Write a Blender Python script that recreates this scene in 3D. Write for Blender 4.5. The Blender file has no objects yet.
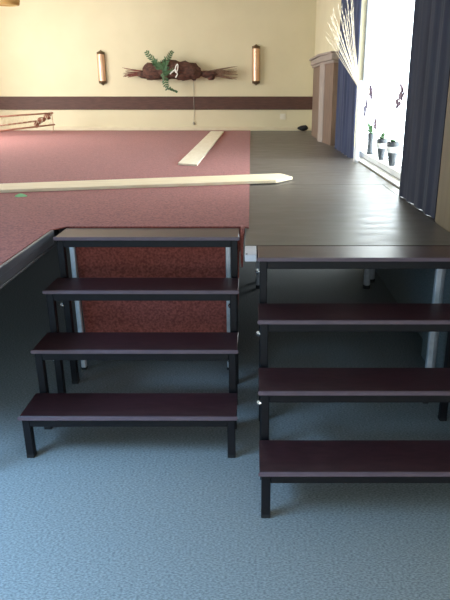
import bpy, bmesh, math, random
from mathutils import Vector, Matrix
random.seed(7)
S = bpy.context.scene
COL = S.collection
PI = math.pi

# ---------------------------------------------------------------- materials
def mat(name, c1, c2=None, scale=20.0, rough=0.6, stretch=(1, 1, 1), bump=0.0, metal=0.0, detail=4.0,
        sheen=0.0, spec=0.5, transl=0.0, contrast=(0.35, 0.65), coat=0.0, rough2=None):
    m = bpy.data.materials.new(name)
    m.use_nodes = True
    nt = m.node_tree
    b = nt.nodes['Principled BSDF']
    b.inputs['Roughness'].default_value = rough
    b.inputs['Metallic'].default_value = metal
    b.inputs['Specular IOR Level'].default_value = spec
    b.inputs['Sheen Weight'].default_value = sheen
    b.inputs['Sheen Roughness'].default_value = 0.5
    b.inputs['Coat Weight'].default_value = coat
    if c2 is None:
        c2 = tuple(x * 0.9 for x in c1)
    tc = nt.nodes.new('ShaderNodeTexCoord')
    mp = nt.nodes.new('ShaderNodeMapping')
    mp.inputs['Scale'].default_value = stretch
    nz = nt.nodes.new('ShaderNodeTexNoise')
    nz.inputs['Scale'].default_value = scale
    nz.inputs['Detail'].default_value = detail
    cr = nt.nodes.new('ShaderNodeValToRGB')
    cr.color_ramp.elements[0].position = contrast[0]
    cr.color_ramp.elements[1].position = contrast[1]
    cr.color_ramp.elements[0].color = (*c2, 1)
    cr.color_ramp.elements[1].color = (*c1, 1)
    L = nt.links.new
    L(tc.outputs['Object'], mp.inputs['Vector'])
    L(mp.outputs['Vector'], nz.inputs['Vector'])
    L(nz.outputs['Fac'], cr.inputs['Fac'])
    L(cr.outputs['Color'], b.inputs['Base Color'])
    if rough2 is not None:
        mr = nt.nodes.new('ShaderNodeMapRange')
        mr.inputs['From Min'].default_value = 0.3
        mr.inputs['From Max'].default_value = 0.7
        mr.inputs['To Min'].default_value = rough
        mr.inputs['To Max'].default_value = rough2
        L(nz.outputs['Fac'], mr.inputs['Value'])
        L(mr.outputs['Result'], b.inputs['Roughness'])
    if bump:
        bp = nt.nodes.new('ShaderNodeBump')
        bp.inputs['Strength'].default_value = bump
        bp.inputs['Distance'].default_value = 0.004
        L(nz.outputs['Fac'], bp.inputs['Height'])
        L(bp.outputs['Normal'], b.inputs['Normal'])
    if transl:
        out = nt.nodes['Material Output']
        tr = nt.nodes.new('ShaderNodeBsdfTranslucent')
        L(cr.outputs['Color'], tr.inputs['Color'])
        mx = nt.nodes.new('ShaderNodeMixShader')
        mx.inputs['Fac'].default_value = transl
        L(b.outputs['BSDF'], mx.inputs[1])
        L(tr.outputs['BSDF'], mx.inputs[2])
        L(mx.outputs['Shader'], out.inputs['Surface'])
    return m

def glass_mat():
    m = bpy.data.materials.new('window_glass')
    m.use_nodes = True
    nt = m.node_tree
    nt.nodes.remove(nt.nodes['Principled BSDF'])
    out = nt.nodes['Material Output']
    t = nt.nodes.new('ShaderNodeBsdfTransparent')
    t.inputs['Color'].default_value = (0.95, 0.97, 0.97, 1)
    g = nt.nodes.new('ShaderNodeBsdfGlossy')
    g.inputs['Roughness'].default_value = 0.02
    mx = nt.nodes.new('ShaderNodeMixShader')
    mx.inputs['Fac'].default_value = 0.05
    nt.links.new(t.outputs['BSDF'], mx.inputs[1])
    nt.links.new(g.outputs['BSDF'], mx.inputs[2])
    nt.links.new(mx.outputs['Shader'], out.inputs['Surface'])
    return m

M = dict(
    floor=mat('grey_blue_floor_carpet', (0.33, 0.345, 0.34), (0.135, 0.148, 0.148), 95, 0.95, (1, 2.0, 1), 0.3, detail=8, spec=0.15, contrast=(0.3, 0.7)),
    wall=mat('cream_wall_paint', (0.70, 0.625, 0.425), (0.665, 0.59, 0.395), 1.6, 0.85, spec=0.25),
    ceil=mat('white_ceiling_paint', (0.78, 0.75, 0.68), (0.74, 0.71, 0.64), 3, 0.9),
    band=mat('dark_brown_wood_band', (0.105, 0.052, 0.038), (0.075, 0.036, 0.027), 6, 0.6, (1, 1, 8), spec=0.3),
    base=mat('pale_wood_baseboard', (0.70, 0.61, 0.42), (0.64, 0.55, 0.37), 8, 0.6, (1, 1, 6)),
    red=mat('worn_red_carpet', (0.34, 0.100, 0.078), (0.18, 0.048, 0.039), 75, 0.95, (1, 1, 1), 0.5, detail=8, sheen=0.10, spec=0.1, contrast=(0.36, 0.64)),
    deck=mat('charcoal_deck_board', (0.070, 0.057, 0.047), (0.050, 0.039, 0.031), 5, 0.34, (1, 3, 1), 0.0, detail=7, spec=0.55, rough2=0.44, sheen=0.03),
    tread=mat('dark_maroon_tread_board', (0.046, 0.017, 0.021), (0.030, 0.011, 0.014), 14, 0.36, (1, 4, 1), 0.0, detail=6, spec=0.5),
    nosing=mat('mauve_plastic_nosing', (0.145, 0.10, 0.12), (0.12, 0.082, 0.10), 12, 0.45, spec=0.4),
    black=mat('black_powder_coated_steel', (0.006, 0.005, 0.007), (0.004, 0.0036, 0.005), 40, 0.55, spec=0.3),
    rubber=mat('black_rubber', (0.012, 0.012, 0.012), None, 30, 0.8),
    steel=mat('galvanised_steel', (0.62, 0.65, 0.69), (0.52, 0.55, 0.59), 30, 0.35, metal=0.3),
    chrome=mat('chrome_bolt', (0.85, 0.87, 0.9), (0.8, 0.82, 0.85), 30, 0.2, metal=0.9),
    trim=mat('dark_aluminium_edge', (0.11, 0.114, 0.133), (0.08, 0.083, 0.096), 10, 0.4, (1, 0.3, 1), metal=0.5),
    white=mat('white_painted_block', (0.66, 0.65, 0.68), (0.60, 0.59, 0.63), 10, 0.6),
    hole=mat('dark_screw_hole', (0.03, 0.03, 0.03), None, 10, 0.8),
    pine=mat('pale_pine_board', (0.80, 0.68, 0.48), (0.72, 0.58, 0.38), 9, 0.6, (0.4, 3, 1), 0.1),
    pine2=mat('whitewashed_pine_board', (0.84, 0.76, 0.60), (0.78, 0.69, 0.52), 9, 0.6, (3, 0.4, 1), 0.1),
    copper=mat('pale_copper_shade', (0.78, 0.50, 0.32), (0.70, 0.43, 0.27), 4, 0.32, metal=0.45),
    brass=mat('dark_bronze_cap', (0.16, 0.10, 0.05), (0.12, 0.075, 0.04), 12, 0.4, metal=0.6),
    bark=mat('dark_red_brown_bark', (0.13, 0.055, 0.035), (0.045, 0.02, 0.014), 16, 0.9, (1, 2, 2), 0.8),
    twigred=mat('red_brown_twigs', (0.25, 0.07, 0.045), (0.13, 0.045, 0.03), 14, 0.8),
    twigtan=mat('tan_brown_twigs', (0.27, 0.16, 0.10), (0.14, 0.08, 0.05), 14, 0.8),
    leaf=mat('green_leaf', (0.075, 0.16, 0.06), (0.035, 0.085, 0.035), 18, 0.6),
    leaf2=mat('bright_green_leaf', (0.22, 0.50, 0.24), (0.14, 0.36, 0.16), 18, 0.5),
    ribbon=mat('white_ribbon', (0.82, 0.80, 0.74), None, 10, 0.6),
    curtain=mat('dark_navy_curtain', (0.030, 0.033, 0.052), (0.020, 0.022, 0.036), 9, 0.9, (1, 1, 0.2), 0.0, sheen=0.08, spec=0.2, transl=0.05),
    curtainb=mat('blue_curtain', (0.075, 0.09, 0.16), (0.05, 0.062, 0.115), 9, 0.9, (1, 1, 0.2), 0.0, sheen=0.15, spec=0.2, transl=0.25),
    frame=mat('white_window_frame', (0.80, 0.80, 0.78), None, 6, 0.45),
    sill=mat('pale_stone_sill', (0.60, 0.60, 0.58), (0.52, 0.52, 0.5), 14, 0.4),
    pillar=mat('brown_wood_veneer', (0.215, 0.14, 0.10), (0.155, 0.10, 0.072), 7, 0.55, (4, 4, 0.7), 0.05),
    pilast=mat('pale_limed_wood', (0.35, 0.285, 0.24), (0.29, 0.235, 0.20), 7, 0.55, (4, 4, 0.7)),
    vase=mat('grey_glazed_pot', (0.07, 0.08, 0.09), (0.05, 0.055, 0.065), 8, 0.35),
    vasew=mat('white_glazed_band', (0.80, 0.80, 0.80), None, 8, 0.3),
    petal=mat('mauve_petal', (0.30, 0.22, 0.28), (0.22, 0.15, 0.2), 20, 0.6),
    grass=mat('bleached_dry_grass', (0.80, 0.70, 0.56), (0.66, 0.56, 0.42), 20, 0.7),
    amber=mat('amber_lamp_shade', (0.50, 0.33, 0.11), (0.42, 0.27, 0.08), 6, 0.5, transl=0.25),
    rope=mat('red_brown_rope', (0.30, 0.12, 0.075), (0.20, 0.075, 0.045), 60, 0.9),
    cane=mat('reddish_cane', (0.48, 0.24, 0.16), (0.36, 0.16, 0.10), 12, 0.6, (1, 1, 1)),
    net=mat('straw_net', (0.60, 0.52, 0.35), None, 12, 0.8),
    plate=mat('ivory_plastic', (0.78, 0.72, 0.58), None, 8, 0.4),
    cord=mat('grey_cord', (0.40, 0.36, 0.28), None, 8, 0.6),
    glass=glass_mat(),
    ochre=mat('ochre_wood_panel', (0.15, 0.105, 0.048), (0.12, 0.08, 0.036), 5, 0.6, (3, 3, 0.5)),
)

# ---------------------------------------------------------------- mesh helpers
class MB:
    def __init__(self):
        self.bm = bmesh.new()

    def box(self, x0, x1, y0, y1, z0, z1, bev=0.0, seg=1):
        r = bmesh.ops.create_cube(self.bm, size=1.0)
        vs = r['verts']
        for v in vs:
            v.co = Vector(((x0 + x1) / 2 + v.co.x * (x1 - x0), (y0 + y1) / 2 + v.co.y * (y1 - y0), (z0 + z1) / 2 + v.co.z * (z1 - z0)))
        if bev:
            es = list({e for v in vs for e in v.link_edges})
            bmesh.ops.bevel(self.bm, geom=es, offset=bev, segments=seg, affect='EDGES')
        return self

    def tube(self, pts, r, n=8, r2=None):
        pts = [Vector(p) for p in pts]
        rings = []
        k = len(pts)
        for i, p in enumerate(pts):
            d = (pts[min(i + 1, k - 1)] - pts[max(i - 1, 0)]).normalized()
            a = d.orthogonal().normalized() if i == 0 else (a - d * a.dot(d)).normalized()
            b = d.cross(a)
            rr = r if r2 is None else r + (r2 - r) * i / max(1, k - 1)
            rings.append([self.bm.verts.new(p + (a * math.cos(2 * PI * j / n) + b * math.sin(2 * PI * j / n)) * rr) for j in range(n)])
        for i in range(k - 1):
            for j in range(n):
                self.bm.faces.new((rings[i][j], rings[i][(j + 1) % n], rings[i + 1][(j + 1) % n], rings[i + 1][j]))
        self.bm.faces.new(rings[0][::-1])
        self.bm.faces.new(rings[-1])
        return self

    def lathe(self, prof, c=(0, 0, 0), n=20, axis='z'):
        c = Vector(c)
        rings = []
        for r, h in prof:
            ring = []
            for j in range(n):
                a = 2 * PI * j / n
                if axis == 'z':
                    p = Vector((r * math.cos(a), r * math.sin(a), h))
                else:
                    p = Vector((h, r * math.cos(a), r * math.sin(a)))
                ring.append(self.bm.verts.new(c + p))
            rings.append(ring)
        for i in range(len(rings) - 1):
            for j in range(n):
                self.bm.faces.new((rings[i][j], rings[i][(j + 1) % n], rings[i + 1][(j + 1) % n], rings[i + 1][j]))
        self.bm.faces.new(rings[0][::-1])
        self.bm.faces.new(rings[-1])
        return self

    def prism(self, poly, z0, z1, bev=0.0):
        lo = [self.bm.verts.new((x, y, z0)) for x, y in poly]
        hi = [self.bm.verts.new((x, y, z1)) for x, y in poly]
        n = len(poly)
        self.bm.faces.new(lo[::-1])
        self.bm.faces.new(hi)
        for i in range(n):
            self.bm.faces.new((lo[i], lo[(i + 1) % n], hi[(i + 1) % n], hi[i]))
        if bev:
            es = list({e for v in lo + hi for e in v.link_edges})
            bmesh.ops.bevel(self.bm, geom=es, offset=bev, segments=1, affect='EDGES')
        return self

    def leafblade(self, p, d, up, length, width, droop=0.3, n=5, th=0.002):
        p = Vector(p); d = Vector(d).normalized(); up = Vector(up)
        side = d.cross(up)
        side = side.normalized() if side.length > 1e-4 else Vector((1, 0, 0))
        nrm = side.cross(d).normalized()
        L, R, L2, R2 = [], [], [], []
        for i in range(n + 1):
            t = i / n
            w = width * 0.5 * (math.sin(PI * min(0.97, t * 0.9 + 0.07)))
            c = p + d * length * t - up * droop * length * t * t
            L.append(self.bm.verts.new(c + side * w + nrm * th)); R.append(self.bm.verts.new(c - side * w + nrm * th))
            L2.append(self.bm.verts.new(c + side * w - nrm * th)); R2.append(self.bm.verts.new(c - side * w - nrm * th))
        f = self.bm.faces.new
        for i in range(n):
            f((L[i], R[i], R[i + 1], L[i + 1])); f((L2[i], L2[i + 1], R2[i + 1], R2[i]))
            f((L[i], L[i + 1], L2[i + 1], L2[i])); f((R[i], R2[i], R2[i + 1], R[i + 1]))
        f((L[0], L2[0], R2[0], R[0])); f((L[n], R[n], R2[n], L2[n]))
        return self

    def lump(self, c, r, rough=0.15, sub=3, seed=0):
        rnd = random.Random(seed)
        res = bmesh.ops.create_icosphere(self.bm, subdivisions=sub, radius=1.0)
        ph = [rnd.uniform(0, 6) for _ in range(6)]
        for v in res['verts']:
            n = v.co.copy()
            k = 1 + rough * (math.sin(5 * n.x + ph[0]) * math.sin(6 * n.y + ph[1]) + math.sin(8 * n.z + ph[2]) * math.sin(7 * n.x + ph[3]) * 0.7 + math.sin(13 * n.y + ph[4]) * 0.3)
            v.co = Vector(c) + Vector((n.x * r[0], n.y * r[1], n.z * r[2])) * k
        return self

    def build(self, name, m, parent=None, smooth=False):
        me = bpy.data.meshes.new(name)
        bmesh.ops.recalc_face_normals(self.bm, faces=self.bm.faces)
        self.bm.to_mesh(me)
        self.bm.free()
        me.materials.append(m)
        if smooth:
            for p in me.polygons:
                p.use_smooth = True
        o = bpy.data.objects.new(name, me)
        COL.objects.link(o)
        if parent:
            o.parent = parent
        return o

def tag(o, label=None, cat=None, group=None, kind=None):
    if label: o['label'] = label
    if cat: o['category'] = cat
    if group: o['group'] = group
    if kind: o['kind'] = kind
    return o

def thing(name, label, cat, loc, rz=0.0, group=None):
    o = bpy.data.objects.new(name, None)
    COL.objects.link(o)
    o.empty_display_size = 0.1
    o.location = loc
    o.rotation_euler = (0, 0, rz)
    return tag(o, label, cat, group)

def struct(name, mb, m, parent=None, smooth=False):
    o = mb.build(name, m, parent, smooth)
    if parent is None:
        o['kind'] = 'structure'
    return o

def copy_tree(o, parent=None):
    c = o.copy()
    COL.objects.link(c)
    if parent:
        c.parent = parent
    for ch in list(o.children):
        copy_tree(ch, c)
    return c

# ---------------------------------------------------------------- key measures (metres)
ZS = 0.882            # stage height
YB = 12.2             # back wall
XW = 1.20             # right wall plane
XL = -5.4             # left wall
YF = -3.2             # wall behind the camera
ZC = 3.5              # ceiling
WY0, WY1, WZ0, WZ1 = 4.0, 7.85, 0.90, 2.95     # the window in the right wall

# ---------------------------------------------------------------- setting
XR = 2.6   # the hall is wider in front of the stage than the stage bay
struct('floor', MB().box(XL - 0.2, XR + 0.2, YF - 0.2, YB + 0.2, -0.1, 0.0), M['floor'])
struct('ceiling', MB().box(XL - 0.2, XR + 0.2, YF - 0.2, YB + 0.2, ZC, ZC + 0.1), M['ceil'])
struct('wall_back', MB().box(XL - 0.2, XW + 0.35, YB, YB + 0.2, 0, ZC), M['wall'])
w = MB()
T = 0.26
w.box(XW, XW + T, 2.2, WY0, 0, ZC)
w.box(XW, XW + T, WY1, YB, 0, ZC)
UY0, UY1, UZ0, UZ1 = 5.9, 7.6, 0.15, 0.78    # added unseen opening that lets light onto the floor under the stage
w.box(XW, XW + T, WY0, UY0, 0, WZ0 - 0.016)
w.box(XW, XW + T, UY1, WY1, 0, WZ0 - 0.016)
w.box(XW, XW + T, UY0, UY1, 0, UZ0)
w.box(XW, XW + T, UY0, UY1, UZ1, WZ0 - 0.016)
w.box(XW, XW + T, WY0, WY1, WZ1, ZC)
w.box(XW + T, XR + 0.2, 2.2, 2.4, 0, ZC)
w.box(XR, XR + 0.2, YF, 2.2, 0, ZC)
struct('wall_right', w, M['wall'])
# left wall with three tall openings along the stage
LW = [(7.6, 10.6)]
w = MB()
ys = [YF] + [v for a in LW for v in a] + [YB]
for i in range(0, len(ys), 2):
    w.box(XL - 0.2, XL, ys[i], ys[i + 1], 0, ZC)
for a, b in LW:
    w.box(XL - 0.2, XL, a, b, 0, 1.0)
    w.box(XL - 0.2, XL, a, b, 2.9, ZC)
struct('wall_left', w, M['wall'])
# wall behind the viewer with a wide glazed opening
FX0, FX1, FZ0, FZ1 = -0.6, 0.75, 0.1, 2.2
w = MB()
w.box(XL - 0.2, FX0, YF - 0.2, YF, 0, ZC)
w.box(FX1, XR + 0.2, YF - 0.2, YF, 0, ZC)
w.box(FX0, FX1, YF - 0.2, YF, 0, FZ0)
w.box(FX0, FX1, YF - 0.2, YF, FZ1, ZC)
struct('wall_front', w, M['wall'])

struct('trim_2', MB().box(XW - 0.012, XW - 0.001, 3.57, UY0, 0.0, ZS - 0.03).box(XW - 0.012, XW - 0.001, UY1, YB - 0.03, 0.0, ZS - 0.03).box(1.105, XW - 0.001, 2.2, 3.56, 0, ZS - 0.031), M['floor'])
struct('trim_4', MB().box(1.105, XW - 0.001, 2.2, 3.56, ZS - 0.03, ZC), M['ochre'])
struct('trim_3', MB().box(1.102, 1.176, 3.57, 5.06, ZS - 0.025, ZS), M['deck'])
struct('trim_1', MB().box(XL, XW, YB - 0.03, YB, 1.275, 1.515, 0.004), M['band'])
struct('baseboard_back', MB().box(XL, XW, YB - 0.02, YB, ZS, ZS + 0.075, 0.004), M['base'])

# visible window in the right wall
wn = struct('window_1', MB(), M['frame'])
bpy.data.objects.remove(wn)
XG = XW + 0.20
fr = MB()
for a, b in ((WY0, WY0 + 0.07), (WY1 - 0.07, WY1)):
    fr.box(XG - 0.03, XG + 0.04, a, b, WZ0, WZ1, 0.006)
fr.box(XG - 0.028, XG + 0.038, WY0, WY1, WZ0, WZ0 + 0.06, 0.006)
fr.box(XG - 0.12, XG - 0.029, WY0, WY1, WZ0, WZ0 + 0.055, 0.006)
fr.box(XG - 0.028, XG + 0.038, WY0, WY1, WZ1 - 0.07, WZ1, 0.006)
wn = struct('window_1', fr, M['frame'])
MB().box(XG, XG + 0.006, WY0 + 0.05, WY1 - 0.05, WZ0 + 0.05, WZ1 - 0.05).build('pane', M['glass'], wn)
MB().box(XW - 0.015, XW + 0.24, WY0, WY1, WZ0 - 0.015, WZ0 - 0.001, 0.004).build('window_sill', M['sill'], wn)

# ---------------------------------------------------------------- stage steps
N, SP, TD, R1, RR, SW = 4, 0.25, 0.232, 0.225, 0.219, 1.0
TH = 0.02
LG = 0.036
def make_steps(label, loc):
    root = thing('stage_steps', label, 'steps', loc, 0, 'stage step units')
    for i in range(N):
        zt = R1 + i * RR
        y = i * SP
        td = MB().box(0.004, SW - 0.004, y + 0.006, y + TD, zt - TH, zt, 0.003).build('tread', M['tread'], root)
        nm = MB().box(0.0, SW, y - 0.004, y + 0.006, zt - 0.017, zt + 0.0015, 0.003, 2)
        tag(nm.build('nosing', M['nosing'], td), 'mauve grey front edge strip')
        f = MB()
        zr0, zr1 = zt - TH - 0.038, zt - TH
        f.box(0.012 + LG, SW - 0.012 - LG, y + 0.012, y + 0.04, zr0, zr1, 0.002)
        f.box(0.012 + LG, SW - 0.012 - LG, y + TD - 0.03, y + TD - 0.004, zr0, zr1, 0.002)
        for s in (0.014, SW - 0.014 - 0.028):
            f.box(s, s + 0.028, y + 0.012 + LG, y + (SP + 0.012 if i < N - 1 else TD - 0.03), zr0, zr1, 0.002)
        f.build('tread_frame', M['black'], root)
        for s in (0, 1):
            x0 = 0.012 if s == 0 else SW - 0.012 - LG
            lg = MB().box(x0, x0 + LG, y + 0.012, y + 0.012 + LG, 0.012, zt - TH, 0.003).build('leg', M['black'], root)
            MB().box(x0 - 0.0008, x0 + LG + 0.0008, y + 0.0112, y + 0.0128 + LG, 0, 0.02, 0.003).build('rubber_foot', M['rubber'], lg)
            if i > 0:
                # wing bolt on the left flank of the leg
                zb = max(0.05, zt - 0.40)
                b = MB()
                b.tube([(x0 + LG - 0.004, y + 0.03, zb), (x0 - 0.016, y + 0.03, zb)], 0.007, 8)
                b.tube([(x0 - 0.010, y + 0.012, zb + 0.014), (x0 - 0.014, y + 0.03, zb), (x0 - 0.010, y + 0.046, zb - 0.014)], 0.007, 8)
                b.build('wing_bolt', M['chrome'], lg)
    zt = R1 + 3 * RR
    for x0 in (0.018, SW - 0.085):
        y0 = 3 * SP + TD - 0.034
        lg = MB().box(x0, x0 + 0.03, y0, y0 + 0.03, 0.012, zt - TH - 0.038, 0.004).build('leg', M['steel'], root)
        tag(lg, 'galvanised rear leg')
        MB().box(x0 - 0.002, x0 + 0.032, y0 - 0.002, y0 + 0.032, 0, 0.02, 0.004).build('rubber_foot', M['rubber'], lg)
    return root
sl = make_steps('dark maroon four tread step unit in front of the red carpet', (-1.061, 2.395, 0))
sr = copy_tree(sl)
sr.location = (0.029, 1.976, 0)
for lg_ in sr.children:
    for bt in lg_.children:
        if bt.name.startswith('wing_bolt'):
            bt.location.z = 0.325
tag(sr, 'dark maroon four tread step unit before the bare charcoal decks, cut by right edge')

# ---------------------------------------------------------------- bare charcoal stage decks
def make_deck(label, x0, x1, y0, y1):
    root = thing('stage_deck', label, 'stage deck', ((x0 + x1) / 2, (y0 + y1) / 2, 0), 0, 'bare charcoal stage decks')
    hx, hy = (x1 - x0) / 2, (y1 - y0) / 2
    MB().box(-hx, hx, -hy + 0.003, hy - 0.003, ZS - 0.025, ZS, 0.002).build('deck_board', M['deck'], root)
    f = MB()
    f.box(-hx + 0.01, hx - 0.01, -hy + 0.01, -hy + 0.05, ZS - 0.085, ZS - 0.025)
    f.box(-hx + 0.01, hx - 0.01, hy - 0.05, hy - 0.01, ZS - 0.085, ZS - 0.025)
    f.box(-hx + 0.01, -hx + 0.05, -hy + 0.05, hy - 0.05, ZS - 0.085, ZS - 0.025)
    f.box(hx - 0.05, hx - 0.01, -hy + 0.05, hy - 0.05, ZS - 0.085, ZS - 0.025)
    f.build('deck_frame', M['black'], root)
    for sx in (-1, 1):
        for sy in (-1, 1):
            cx = sx * (hx - 0.095)
            cy = sy * (hy - 0.09)
            lg = MB().tube([(cx, cy, 0.012), (cx, cy, ZS - 0.026)], 0.02 if sx < 0 else 0.028, 14).build('leg', M['steel'], root, True)
            MB().tube([(cx, cy, 0), (cx, cy, 0.03)], 0.023 if sx < 0 else 0.032, 14).build('rubber_foot', M['rubber'], lg, True)
    return root
dk = [('bare charcoal stage deck nearest, right behind the right step unit', 2.965, 5.06),
      ('bare charcoal stage deck, second from the steps, beside the near half of the window', 5.06, 7.145),
      ('bare charcoal stage deck, third from the steps, beside the far end of the window', 7.145, 9.23),
      ('bare charcoal stage deck farthest back, running up to the cream wall', 9.23, YB - 0.02)]
first = None
for lab, a, b in dk:
    r = make_deck(lab, -0.03, 1.10 if first is None else 1.175, a, b)
    if first is None:
        first = r
# white block on the front corner of the nearest deck
c = MB().box(-0.03 - 0.535, 0.027 - 0.535, 2.79 - 4.0125, 2.966 - 4.0125, ZS - 0.036, ZS - 0.001, 0.003)
wb = c.build('end_block', M['white'], first)
tag(wb, 'white block on the front left corner')
MB().lathe([(0.006, 0), (0.006, 0.004)], (0, 0, 0), 10).build('screw_hole', M['hole'], wb).location = (-0.557, 2.80 - 4.0125, ZS - 0.003)

# ---------------------------------------------------------------- carpeted stage on the left
XE = -1.12
root = thing('stage_platform', 'red carpeted stage platform with dark edge rail jutting forward left of the steps', 'stage', (-3.2, 7, 0))
def loc(x, y): return (x + 3.2, y - 7)
p = MB()
poly = [loc(XL + 0.01, 2.15), loc(XE, 2.15), loc(XE, 3.43), loc(-0.04, 3.43), loc(-0.04, YB - 0.02), loc(XL + 0.01, YB - 0.02)]
p.prism(poly, ZS - 0.06, ZS)
p.build('platform_deck', M['black'], root)
t = MB()
x, y0 = loc(XE, 2.15); _, y1 = loc(XE, 3.29)
t.box(x + 0.001, x + 0.02, y0, y1, ZS - 0.03, ZS + 0.008, 0.003)
t.box(x + 0.001, x + 0.012, y0, y1, ZS - 0.075, ZS - 0.03, 0.003)
t.box(x + 0.001, x + 0.018, y0, y1, ZS - 0.084, ZS - 0.074, 0.002)
tag(t.build('edge_rail', M['trim'], root), 'dark metal edge rail')
for (lx, ly) in ((-1.28, 2.25), (-1.25, 4.3), (-3.2, 2.25), (-3.2, 4.3), (-5.2, 2.25), (-5.2, 3.6), (-0.3, 5.6), (-0.3, 8.6), (-0.3, 11.9), (-3.2, 7.6), (-3.2, 11.9), (-5.2, 7.6), (-5.2, 11.9)):
    a = loc(lx, ly)
    lg = MB().tube([(a[0], a[1], 0.0), (a[0], a[1], ZS - 0.05)], 0.024, 12).build('leg', M['black'], root, True)

# the red carpet: top sheet, front drape, folded corner
cr = thing('red_carpet', 'worn red carpet covering the left stage and hanging down behind the left steps', 'carpet', (-3.2, 7, ZS))
ct = MB()
poly = [loc(XL + 0.01, 2.15), loc(XE - 0.004, 2.15), loc(XE - 0.004, 3.295), loc(XE + 0.06, 3.385), loc(-0.05, 3.385), loc(-0.012, 3.36), loc(-0.012, YB - 0.03), loc(XL + 0.01, YB - 0.03)]
ct.prism(poly, 0.001, 0.007)
ct.build('carpet_sheet', M['red'], cr)
def sheet(cols, th, name, m, parent, dy=(0, 1, 0)):
    """cols: rows of points (grid); thickened along dy"""
    b = MB()
    dyv = Vector(dy) * th
    A = [[b.bm.verts.new(Vector(p)) for p in r] for r in cols]
    B = [[b.bm.verts.new(Vector(p) + dyv) for p in r] for r in cols]
    R, C = len(cols), len(cols[0])
    f = b.bm.faces.new
    for i in range(R - 1):
        for j in range(C - 1):
            f((A[i][j], A[i][j + 1], A[i + 1][j + 1], A[i + 1][j]))
            f((B[i][j], B[i + 1][j], B[i + 1][j + 1], B[i][j + 1]))
    for i in range(R - 1):
        f((A[i][0], A[i + 1][0], B[i + 1][0], B[i][0]))
        f((A[i][-1], B[i][-1], B[i + 1][-1], A[i + 1][-1]))
    for j in range(C - 1):
        f((A[0][j], B[0][j], B[0][j + 1], A[0][j + 1]))
        f((A[-1][j], A[-1][j + 1], B[-1][j + 1], B[-1][j]))
    return b.build(name, m, parent, True)
rows = []
zz = [0.0, -0.02, -0.06, -0.15, -0.3, -0.45, -0.57, -0.70, -0.80]
for k, z in enumerate(zz):
    r = []
    for j in range(25):
        u = j / 24
        xl = -1.03 + 0.02 * k / 8
        xr = -0.035 if k < 2 else (-0.04 if k == 2 else -0.055 - 0.004 * k)
        xx = xl + (xr - xl) * u
        yy = 3.388 + (0.0 if k == 0 else 0.012) + 0.006 * math.sin(u * 19) * min(1, k / 4)
        r.append((xx + 3.2, yy - 7, z))
    rows.append(r)
sheet(rows, 0.007, 'front_drape', M['red'], cr)
# rolled-over corner hanging at the front right end
rows = []
prof = [(3.40, 0.004), (3.34, 0.006), (3.27, 0.0), (3.22, -0.03), (3.20, -0.08), (3.22, -0.15), (3.25, -0.20)]
for k, (yy, z) in enumerate(prof):
    rows.append([(-0.0585 + 3.2, yy - 7, z + 0.002), (-0.046 + 3.2, yy - 7 - 0.004, z + 0.004), (-0.034 + 3.2 - 0.0018 * k, yy - 7, z + 0.001)])
sheet(rows, 0.006, 'folded_corner', M['red'], cr, (0, 0.7, 0.7))

# ---------------------------------------------------------------- planks lying on the stage
zt = 0.8895
pk = MB()
pk.prism([(-2.60, 4.735), (-2.46, 4.44), (0.21, 5.09), (0.365, 5.305), (0.27, 5.535)], zt, zt + 0.024, 0.002)
tag(pk.build('plank', M['pine'], None), 'long pale pine plank lying across the red carpet onto the charcoal deck', 'plank', 'loose planks on the stage')
pk = MB()
pk.prism([(-0.764, 6.40), (-0.554, 6.27), (-0.506, 11.6), (-0.75, 11.6)], zt, zt + 0.02, 0.002)
tag(pk.build('plank', M['pine2'], None), 'whitish plank lying lengthwise on the red carpet towards the back wall', 'plank', 'loose planks on the stage')

# green leaf on the carpet
lf = MB().leafblade((-1.73, 4.40, 0.892), (1, 0.25, 0.25), (0, -0.5, 1), 0.085, 0.05, 0.25, 6, 0.0015).build('fallen_leaf', M['leaf2'], None)
tag(lf, 'small bright green leaf lying on the red carpet in front of the pine plank', 'leaf')

# ---------------------------------------------------------------- back wall things
def make_sconce(label, x, zc, h):
    root = thing('wall_sconce', label, 'wall lamp', (x, YB, zc), 0, 'copper wall sconces')
    MB().box(-0.075, 0.075, -0.018, 0, -h / 2 + 0.03, h / 2 - 0.03, 0.008).build('back_plate', M['brass'], root)
    s = MB()
    n = 12
    s.prism([(0.068 * math.cos(PI + PI * i / n), -0.016 + 0.085 * math.sin(PI + PI * i / n)) for i in range(n + 1)], -h / 2 + 0.075, h / 2 - 0.075)
    s.build('shade', M['copper'], root, False)
    for sgn in (1, -1):
        cp = MB()
        prof = [(0.076, 0), (0.07, 0.03), (0.045, 0.055), (0.016, 0.066), (0.012, 0.08)]
        rings = []
        for r, z in prof:
            rings.append([cp.bm.verts.new((r * math.cos(PI + PI * i / n), -0.004 + 1.2 * r * math.sin(PI + PI * i / n), sgn * (h / 2 - 0.078 + z))) for i in range(n + 1)])
        for a in range(len(rings) - 1):
            for i in range(n):
                cp.bm.faces.new((rings[a][i], rings[a][i + 1], rings[a + 1][i + 1], rings[a + 1][i]))
        for a in range(len(rings) - 1):
            cp.bm.faces.new((rings[a][0], rings[a + 1][0], rings[a + 1][-1], rings[a][-1]))
        cp.bm.faces.new(rings[0]); cp.bm.faces.new(rings[-1])
        tag(cp.build('end_cap', M['brass'], root), 'dark bronze end cap')
    return root
make_sconce('copper half round wall sconce left of the bark swag', -2.83, 2.03, 0.62)
make_sconce('copper half round wall sconce right of the bark swag', 0.095, 2.08, 0.72)

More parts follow.
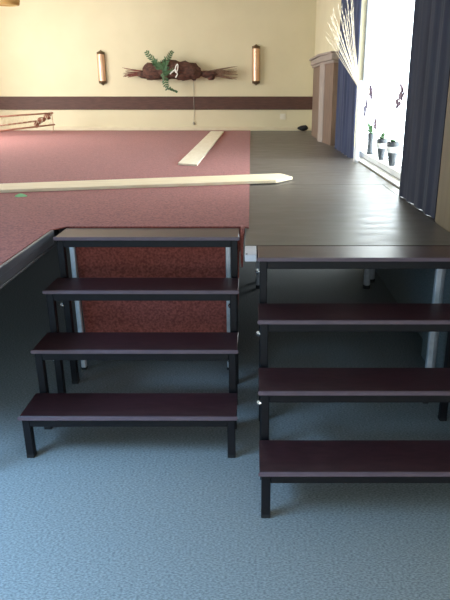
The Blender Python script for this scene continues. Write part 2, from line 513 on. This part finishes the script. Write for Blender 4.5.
sw = thing('bark_swag', 'dark bark and twig swag with green fern and white bow on the cream wall', 'wall decoration', (-1.45, YB - 0.045, 1.96))
b = MB()
b.lump((-0.36, -0.12, 0.0), (0.24, 0.12, 0.15), 0.12, 3, 1)
b.lump((-0.08, -0.13, 0.03), (0.30, 0.13, 0.17), 0.12, 3, 2)
b.lump((0.20, -0.12, 0.01), (0.28, 0.12, 0.16), 0.12, 3, 3)
b.lump((0.36, -0.11, -0.01), (0.17, 0.10, 0.13), 0.14, 3, 4)
b.lump((-0.56, -0.09, -0.05), (0.14, 0.07, 0.07), 0.2, 3, 5)
b.lump((0.60, -0.09, -0.04), (0.22, 0.06, 0.055), 0.2, 3, 6)
b.lump((0.70, -0.08, -0.09), (0.08, 0.05, 0.06), 0.2, 2, 8)
b.build('bark_log', M['bark'], sw, True)
def twigs(name, m, sx, x0, x1, spread, z, k, seed):
    rnd = random.Random(seed)
    t = MB()
    for i in range(k):
        e = rnd.uniform(0.7, 1.0)
        zz = rnd.uniform(-spread, spread)
        t.tube([(x0, -0.08 + rnd.uniform(-.03, .03), z + zz * 0.25), ((x0 + x1) / 2, -0.09 + rnd.uniform(-.03, .03), z + zz * 0.6 + rnd.uniform(-.015, .015)), (x0 + (x1 - x0) * e, -0.08 + rnd.uniform(-.05, .05), z + zz)], 0.008, 5, 0.003)
    return t.build(name, m, sw)
twigs('twig_bundle', M['twigred'], -1, -0.5, -0.98, 0.09, -0.02, 30, 3)
twigs('twig_bundle', M['twigtan'], 1, 0.6, 1.2, 0.13, -0.03, 34, 4)
f = MB()
rnd = random.Random(11)
stems = [((-0.22, -0.24, 0.05), (-0.47, -0.22, 0.33)), ((-0.2, -0.25, 0.05), (0.0, -0.2, 0.33)), ((-0.2, -0.26, 0.05), (-0.12, -0.24, -0.30)),
         ((-0.22, -0.25, 0.02), (-0.34, -0.25, 0.18)), ((-0.2, -0.26, 0.0), (-0.02, -0.25, 0.02)), ((-0.2, -0.26, 0.0), (-0.12, -0.27, 0.16)), ((-0.12, -0.24, -0.28), (0.05, -0.2, -0.36))]
for a, e in stems:
    a, e = Vector(a), Vector(e)
    f.tube([a, (a + e) / 2 + Vector((0, -0.02, 0)), e], 0.005, 5)
    for q in range(9):
        if q == 0 and e.z < -0.3: continue
        p = a.lerp(e, 0.12 + 0.88 * q / 8)
        for s in (-1, 1):
            dd = (e - a).normalized() * 0.6 + (e - a).normalized().cross(Vector((0, 1, 0))) * s + Vector((0, rnd.uniform(-.4, .1), rnd.uniform(-.2, .2)))
            ln = rnd.uniform(0.06, 0.115) * (1 - 0.45 * q / 8)
            if e.z < -0.33: ln *= 0.4
            f.leafblade(p, dd, (0, -1, 0.2), ln, 0.03, rnd.uniform(-0.5, 0.4), 4, 0.001)
f.build('fern_spray', M['leaf'], sw)
bw = MB()
def ring(c, rx, rz, tilt, y):
    pts = []
    for i in range(13):
        a = 2 * PI * i / 12
        px, pz = rx * math.cos(a), rz * math.sin(a)
        pts.append((c[0] + px * math.cos(tilt) - pz * math.sin(tilt), y, c[1] + px * math.sin(tilt) + pz * math.cos(tilt)))
    bw.tube(pts, 0.011, 6)
ring((0.075, 0.05), 0.022, 0.075, -0.25, -0.28)
bw.tube([(0.05, -0.28, 0.03), (-0.02, -0.285, -0.02), (-0.05, -0.28, -0.05)], 0.013, 6)
bw.tube([(0.05, -0.28, 0.03), (0.09, -0.285, -0.05), (0.05, -0.27, -0.11)], 0.013, 6)
bw.build('white_bow', M['ribbon'], sw)
cd = MB()
cd.tube([(-1.10, YB - 0.012, 1.86), (-1.095, YB - 0.012, 1.53), (-1.10, YB - 0.037, 1.50), (-1.10, YB - 0.037, 1.27), (-1.10, YB - 0.012, 1.25), (-1.115, YB - 0.012, 1.03)], 0.004, 6)
cd.lump((-1.115, YB - 0.02, 1.02), (0.018, 0.018, 0.03), 0.05, 2, 3)
tag(cd.build('hanging_cord', M['cord'], None), 'thin grey cord hanging down the wall below the bark swag', 'cord')

ou = thing('wall_outlet', 'small ivory outlet plate on the wall under the dark band', 'outlet', (0.62, YB, 1.145))
MB().box(-0.055, 0.055, -0.012, 0, -0.055, 0.055, 0.004).build('cover_plate', M['plate'], ou)
so = MB().lathe([(0.03, 0), (0.028, 0.004), (0.02, 0.005)], (0, 0, 0), 16).build('socket', M['plate'], ou)
so.rotation_euler = (PI / 2, 0, 0); so.location = (0, -0.0115, 0)

# cane rack at the far left
rk = thing('cane_rack', 'reddish cane and net rack lying at the far left end of the stage', 'rack', (-4.1, 10.9, ZS + 0.010))
def pt(p): return (p[0] + 4.1, p[1] - 10.9, p[2] - ZS - 0.010)
RA, RB = Vector((-4.95, 10.35, 1.165)), Vector((-3.594, 11.4, 1.239))
RC, RD = Vector((-4.9, 10.1, 0.985)), Vector((-3.78, 11.3, 1.115))
RE, RF = Vector((-4.95, 10.1, 0.912)), Vector((-3.548, 11.3, 1.043))
for a, e in ((RA, RB), (RC, RD), (RE, RF)):
    MB().tube([pt(a), pt(e)], 0.017, 8, 0.014).build('cane_rod', M['cane'], rk, True)
MB().tube([pt((-3.62, 11.4, 1.25)), pt((-3.585, 11.32, 1.05)), pt((-3.60, 11.32, 0.905))], 0.007, 8).build('end_rod', M['cane'], rk, True)
rp = MB()
P = lambda t, dz=0: pt(Vector((-3.64, 11.38, 1.215)).lerp(Vector((-3.90, 11.25, 1.02)), t) + Vector((0, 0, dz)))
rp.lump(P(0.2), (0.06, 0.06, 0.05), 0.2, 3, 1)
rp.lump(P(0.55, 0.02), (0.075, 0.06, 0.04), 0.2, 3, 2)
rp.lump(P(0.9), (0.04, 0.05, 0.05), 0.2, 3, 5)
rp.tube([P(0), P(0.4), P(1)], 0.03, 8)
rp.build('rope_lashing', M['rope'], rk, True)
nt = MB()
for k in range(20):
    t = k / 20
    q0, q1 = RE.lerp(RF, t), RA.lerp(RB, t + 0.05)
    nt.tube([pt(q0), pt(q1)], 0.003, 4)
    q0, q1 = RE.lerp(RF, t + 0.05), RA.lerp(RB, t)
    nt.tube([pt(q0), pt(q1)], 0.003, 4)
tag(nt.build('net', M['net'], rk), 'pale straw coloured net', kind='stuff')
MB().tube([pt((-4.7, 10.3, ZS + 0.02)), pt((-4.7, 10.33, 1.0))], 0.008, 6).build('prop', M['cane'], rk)

# lump in the corner
lm = MB()
lm.lump((1.0, YB - 0.22, ZS + 0.06), (0.10, 0.07, 0.05), 0.12, 3, 5)
lm.lump((1.04, YB - 0.24, ZS + 0.075), (0.05, 0.05, 0.04), 0.12, 3, 6)
tag(lm.build('cloth_bundle', M['rubber'], None, True), 'small dark bundle on the deck in the far corner by the wall', 'bundle')

# amber ceiling lamp at top left
al = thing('ceiling_lamp', 'amber ceiling lamp shade showing at the top left corner', 'lamp', (-3.68, 10.0, ZC))
MB().lathe([(0.07, -0.03), (0.07, -0.001)], (0, 0, 0), 20).build('canopy', M['brass'], al, True)
MB().tube([(0, 0, -0.03), (0, 0, -0.36)], 0.01, 8).build('rod', M['brass'], al, True)
MB().lathe([(0.05, -0.36), (0.13, -0.40), (0.185, -0.50), (0.195, -0.60), (0.18, -0.655), (0.14, -0.665), (0.13, -0.66)][::-1], (0, 0, 0), 28).build('lamp_shade', M['amber'], al, True)

# ---------------------------------------------------------------- pillar cabinet at the far right
pc = thing('corner_cabinet', 'tall brown wooden cabinet with pale corner post and cornice right of the back wall', 'cabinet', (1.10, 9.5, ZS + 0.001))
body = [(0.0, 0.0), (0.05, -0.06), (0.05, 1.45), (-0.03, 1.45)]
def off(poly, d):
    cx = sum(p[0] for p in poly) / len(poly); cy = sum(p[1] for p in poly) / len(poly)
    return [(x + (d if x > cx else -d), y + (d if y > cy else -d)) for x, y in poly]
main = [(-0.02, 0.10), (0.094, 0.0), (0.094, 1.45), (-0.05, 1.45)]
MB().prism([(-0.035, 0.02), (0.03, -0.7), (0.094, -0.7), (0.094, 1.45), (-0.035, 1.45)], 0.0, 1.11).build('body', M['pillar'], pc)
tag(MB().prism([(-0.075, -0.02), (-0.03, -0.14), (0.0, -0.14), (0.0, 0.10), (-0.075, 0.10)], 0, 1.12, 0.006).build('corner_post', M['pilast'], pc), 'pale limed corner post')
cn = MB()
cn.prism([(-0.06, 0.02), (0.02, -0.72), (0.096, -0.72), (0.096, 1.46), (-0.06, 1.46)], 1.10, 1.14, 0.004)
cn.prism([(-0.085, -0.06), (-0.01, -0.76), (0.096, -0.76), (0.096, 1.46), (-0.085, 1.46)], 1.135, 1.22, 0.006)
cn.prism([(-0.115, -0.05), (-0.02, -0.74), (0.097, -0.74), (0.097, 1.47), (-0.115, 1.47)], 1.215, 1.245, 0.006)
tag(cn.build('cornice', M['pilast'], pc), 'pale moulded cornice')

# ---------------------------------------------------------------- curtains
def curtain(name, label, x, y0, y1, z0, z1, amp, waves, m, group, th=0.012, ph=0.0):
    n = int(waves * 14)
    front = []
    for i in range(n + 1):
        t = i / n
        front.append((x + amp * math.sin(2 * PI * waves * t + ph) + 0.3 * amp * math.sin(2 * PI * waves * 2.3 * t + 1), y0 + (y1 - y0) * t))
    root = thing(name, label, 'curtain', (x, (y0 + y1) / 2, z0), 0, group)
    loc_ = [(a - x, b_ - (y0 + y1) / 2) for a, b_ in front]
    back = [(a + th, b_) for a, b_ in loc_[::-1]]
    c = MB()
    c.prism(loc_ + back, 0, z1 - z0)
    c.build('drape', m, root)
    # rail rings out of the frame
    r = MB()
    r.tube([(0, (y0 - y1) / 2 - 0.1, z1 - z0 + 0.02), (0, (y1 - y0) / 2 + 0.1, z1 - z0 + 0.02)], 0.015, 10)
    r.build('curtain_rail', M['brass'], root, True)
    return root
curtain('curtain', 'dark navy curtain on the near side of the bright window', 1.11, 3.60, 4.52, ZS + 0.004, 3.2, 0.008, 4.0, M['curtain'], 'window curtains')
curtain('curtain', 'blue curtain on the far side of the bright window by the cabinet', 1.145, 7.05, 8.4, ZS + 0.004, 3.2, 0.016, 5, M['curtainb'], 'window curtains', ph=1.0)

# ---------------------------------------------------------------- window sill plants
def pot(root, h, r, m, mw):
    MB().lathe([(r * 0.42, 0), (r * 0.55, h * 0.15), (r * 0.85, h * 0.55), (r, h * 0.85), (r * 1.02, h * 0.97), (r * 0.9, h), (r * 0.8, h * 0.97)], (0, 0, 0), 20).build('pot', m, root, True)
    tag(MB().lathe([(r * 0.90, h * 0.55), (r * 1.0, h * 0.66), (r * 1.04, h * 0.80)], (0, 0, 0), 20).build('glaze_band', mw, root, True), 'white glazed band')
def orchid(label, loc_, h, r, tip, heads, leaves, seed):
    root = thing('potted_orchid', label, 'potted plant', loc_, 0, 'pots on the window sill')
    pot(root, h, r, M['vase'], M['vasew'])
    rnd = random.Random(seed)
    s = MB()
    L = MB()
    for (dx, dy, ln) in leaves:
        L.leafblade((0, 0, h * 0.97), (dx, dy, 0.55), (0, 0, 1), ln, 0.045, 0.35, 6)
    L.build('leaves', M['leaf'], root)
    if tip:
        tp = Vector(tip)
        s.tube([(0, 0, h * 0.9), (tp.x * 0.15, tp.y * 0.15, h + (tp.z - h) * 0.5), (tp.x * 0.6, tp.y * 0.6, tp.z * 0.97), tp], 0.004, 6)
        s.build('stalk', M['leaf'], root, True)
        for c in heads:
            fl = MB()
            c = Vector(c)
            for k in range(5):
                a = 2 * PI * k / 5 + rnd.random()
                fl.leafblade(c, (rnd.uniform(-.3, .3) - 0.2, math.cos(a), math.sin(a)), (-1, 0, 0.2), 0.06, 0.05, 0.1, 4)
            fl.lump(c, (0.014, 0.014, 0.014), 0.1, 1, k)
            fl.build('flower_head', M['petal'], root)
    return root
zs_ = WZ0 + 0.056
orchid('grey tapered pot with low leaves, middle pot on the window sill', (1.325, 6.25, zs_), 0.21, 0.055, None, [], [(-.3, 1, .16), (-.2, -.8, .12), (.1, .3, .12)], 1)
orchid('grey tapered orchid pot with a tall flower stalk, nearest the near curtain', (1.325, 5.75, zs_), 0.22, 0.06, (0.0, -0.16, 0.67), [(0.0, -0.17, 0.68), (-.01, -0.11, 0.56), (0, -.19, .63)], [(-.3, .9, .13), (-.2, -.9, .15)], 2)
o3 = thing('potted_orchid', 'slim grey vase with drooping flower stalk, nearest the far curtain', 'potted plant', (1.325, 6.86, zs_), 0, 'pots on the window sill')
MB().lathe([(0.036, 0), (0.034, 0.02), (0.03, 0.12), (0.036, 0.22), (0.03, 0.225)], (0, 0, 0), 18).build('pot', M['vase'], o3, True)
s = MB()
s.tube([(0, 0, 0.18), (0, 0.03, 0.42), (0, 0.08, 0.60), (0, 0.12, 0.66)], 0.005, 6)
s.tube([(0, 0.02, 0.36), (0, 0.16, 0.50), (0, 0.30, 0.50), (0, 0.42, 0.44)], 0.004, 6)
s.tube([(0, 0.01, 0.30), (0, -0.10, 0.42), (0, -0.20, 0.40), (0, -0.25, 0.33)], 0.004, 6)
s.build('stalk', M['leaf'], o3, True)
rnd = random.Random(5)
for c, sc in (((0, 0.12, 0.67), 0.09), ((0, 0.06, 0.62), 0.06), ((0, 0.42, 0.44), 0.07), ((0, -0.25, 0.33), 0.08), ((0, 0.36, .52), .06)):
    fl = MB()
    for k in range(5):
        a = 2 * PI * k / 5 + rnd.random()
        fl.leafblade(c, (-0.25, math.cos(a), math.sin(a)), (-1, 0, 0.2), sc, sc * 0.8, 0.1, 4)
    fl.build('flower_head', M['petal'], o3)
L = MB()
for (dx, dy, dz, ln) in ((0, .9, .5, .3), (0, -.9, .5, .22), (0, .5, .9, .26), (0, -.4, .9, .2)):
    L.leafblade((0, 0, 0.21), (dx - .1, dy, dz), (0, 0, 1), ln, 0.04, 0.4, 6)
L.build('leaves', M['leaf'], o3)

# tall vase of dried grass
gv = thing('dried_grass_vase', 'tall white vase of pale dried grass standing before the blue curtain', 'vase', (1.148, 6.7, ZS))
MB().lathe([(0.030, 0), (0.032, 0.03), (0.024, 0.2), (0.025, 0.5), (0.032, 0.66), (0.028, 0.76), (0.019, 0.82), (0.022, 0.84), (0.018, 0.838)], (0, 0, 0), 22).build('vase', M['vasew'], gv, True)
g = MB()
rnd = random.Random(21)
tips = [(-.40, 1.28), (-.385, 1.34), (-.37, 1.21), (-.36, 1.41), (-.34, 1.37), (-.335, 1.24), (-.31, 1.45), (-.30, 1.30), (-.28, 1.38), (-.26, 1.24), (-.25, 1.47), (-.235, 1.33),
        (-.22, 1.50), (-.20, 1.42), (-.19, 1.28), (-.17, 1.52), (-.155, 1.40), (-.15, 1.55), (-.39, 1.16), (-.33, 1.14)]
for tx, tz in tips:
    ty = rnd.uniform(-.2, .1)
    x0, y0 = rnd.uniform(-.008, .008), rnd.uniform(-.008, .008)
    b0 = Vector((x0, y0, 0.74)); e = Vector((tx * 0.92, ty, tz + 0.08))
    mid = b0.lerp(e, 0.5) + Vector((-0.02, 0, 0.03))
    g.tube([b0, mid, e], 0.0028, 5, 0.0018)
    for q in range(5):
        p = mid.lerp(e, 0.35 + 0.15 * q)
        d = (e - mid).normalized()
        sd = Vector((rnd.uniform(-1, 1), rnd.uniform(-1, 1), 0)) * 0.014
        g.tube([p, p + d * 0.05 + sd], 0.003, 4, 0.0012)
tag(g.build('grass_stems', M['grass'], gv, True), 'pale bleached grass stems')

# ---------------------------------------------------------------- light
def area(name, loc_, rot, sx, sy, power, color):
    l = bpy.data.lights.new(name, 'AREA')
    l.shape = 'RECTANGLE'; l.size = sx; l.size_y = sy
    l.energy = power; l.color = color
    o = bpy.data.objects.new(name, l)
    COL.objects.link(o)
    o.location = loc_; o.rotation_euler = rot
    return o
W = bpy.data.worlds.new('bright_overcast_sky')
S.world = W
W.use_nodes = True
bg = W.node_tree.nodes['Background']
bg.inputs['Color'].default_value = (0.86, 0.94, 1.0, 1)
bg.inputs['Strength'].default_value = 13.0
# daylight through the openings (sky portals guide the sampling; daylight_left adds direct sky glow)
po = area('portal_window', (XW + 0.33, (WY0 + WY1) / 2, (WZ0 + WZ1) / 2), (0, PI / 2, 0), WZ1 - WZ0, WY1 - WY0, 1, (1, 1, 1))
po.data.cycles.is_portal = True
for i, (a, b_) in enumerate(LW):
    area('daylight_left', (XL + 0.02, (a + b_) / 2, 1.95), (0, -PI / 2, 0), 1.9, b_ - a, 90, (1.0, 0.96, 0.86))
def portal(loc_, rot, sx, sy):
    area('sky_portal', loc_, rot, sx, sy, 1, (1, 1, 1)).data.cycles.is_portal = True
portal(((FX0 + FX1) / 2, YF - 0.1, (FZ0 + FZ1) / 2), (PI / 2, 0, 0), FX1 - FX0, FZ1 - FZ0)
for a, b_ in LW:
    portal((XL - 0.1, (a + b_) / 2, 1.95), (0, -PI / 2, 0), 1.9, b_ - a)
portal((XW + T + 0.02, (UY0 + UY1) / 2, (UZ0 + UZ1) / 2), (0, PI / 2, 0), UZ1 - UZ0, UY1 - UY0)
rl = area('added_overhead_fill', (-3.1, 0.5, ZC - 0.02), (0, 0, 0), 1.8, 2.0, 330, (0.33, 0.62, 1.0))  # added blue fill lamp for the floor; the ceiling is closed here
rl.data.spread = math.radians(106)
area('added_left_front_fill', (XL + 0.02, -0.4, 1.9), (0, -PI / 2, 0), 1.9, 2.6, 110, (0.29, 0.60, 1.0))  # added lamp on the solid left wall, standing in for unseen daylight

# ---------------------------------------------------------------- camera and view
cam = bpy.data.cameras.new('camera')
co = bpy.data.objects.new('camera', cam)
COL.objects.link(co)
cam.sensor_fit = 'AUTO'
cam.sensor_width = 36
cam.lens = 36.0
cam.shift_x = -(251.02 - 225) / 600
cam.clip_start = 0.05
co.location = (0, 0, 1.625)
co.rotation_euler = (PI / 2 - 0.336, 0, 0)
S.camera = co
S.view_settings.view_transform = 'Standard'
S.view_settings.look = 'None'
S.view_settings.gamma = 1
S.view_settings.use_curve_mapping = False
S.view_settings.exposure = 0.0
S.cycles.use_denoising = True
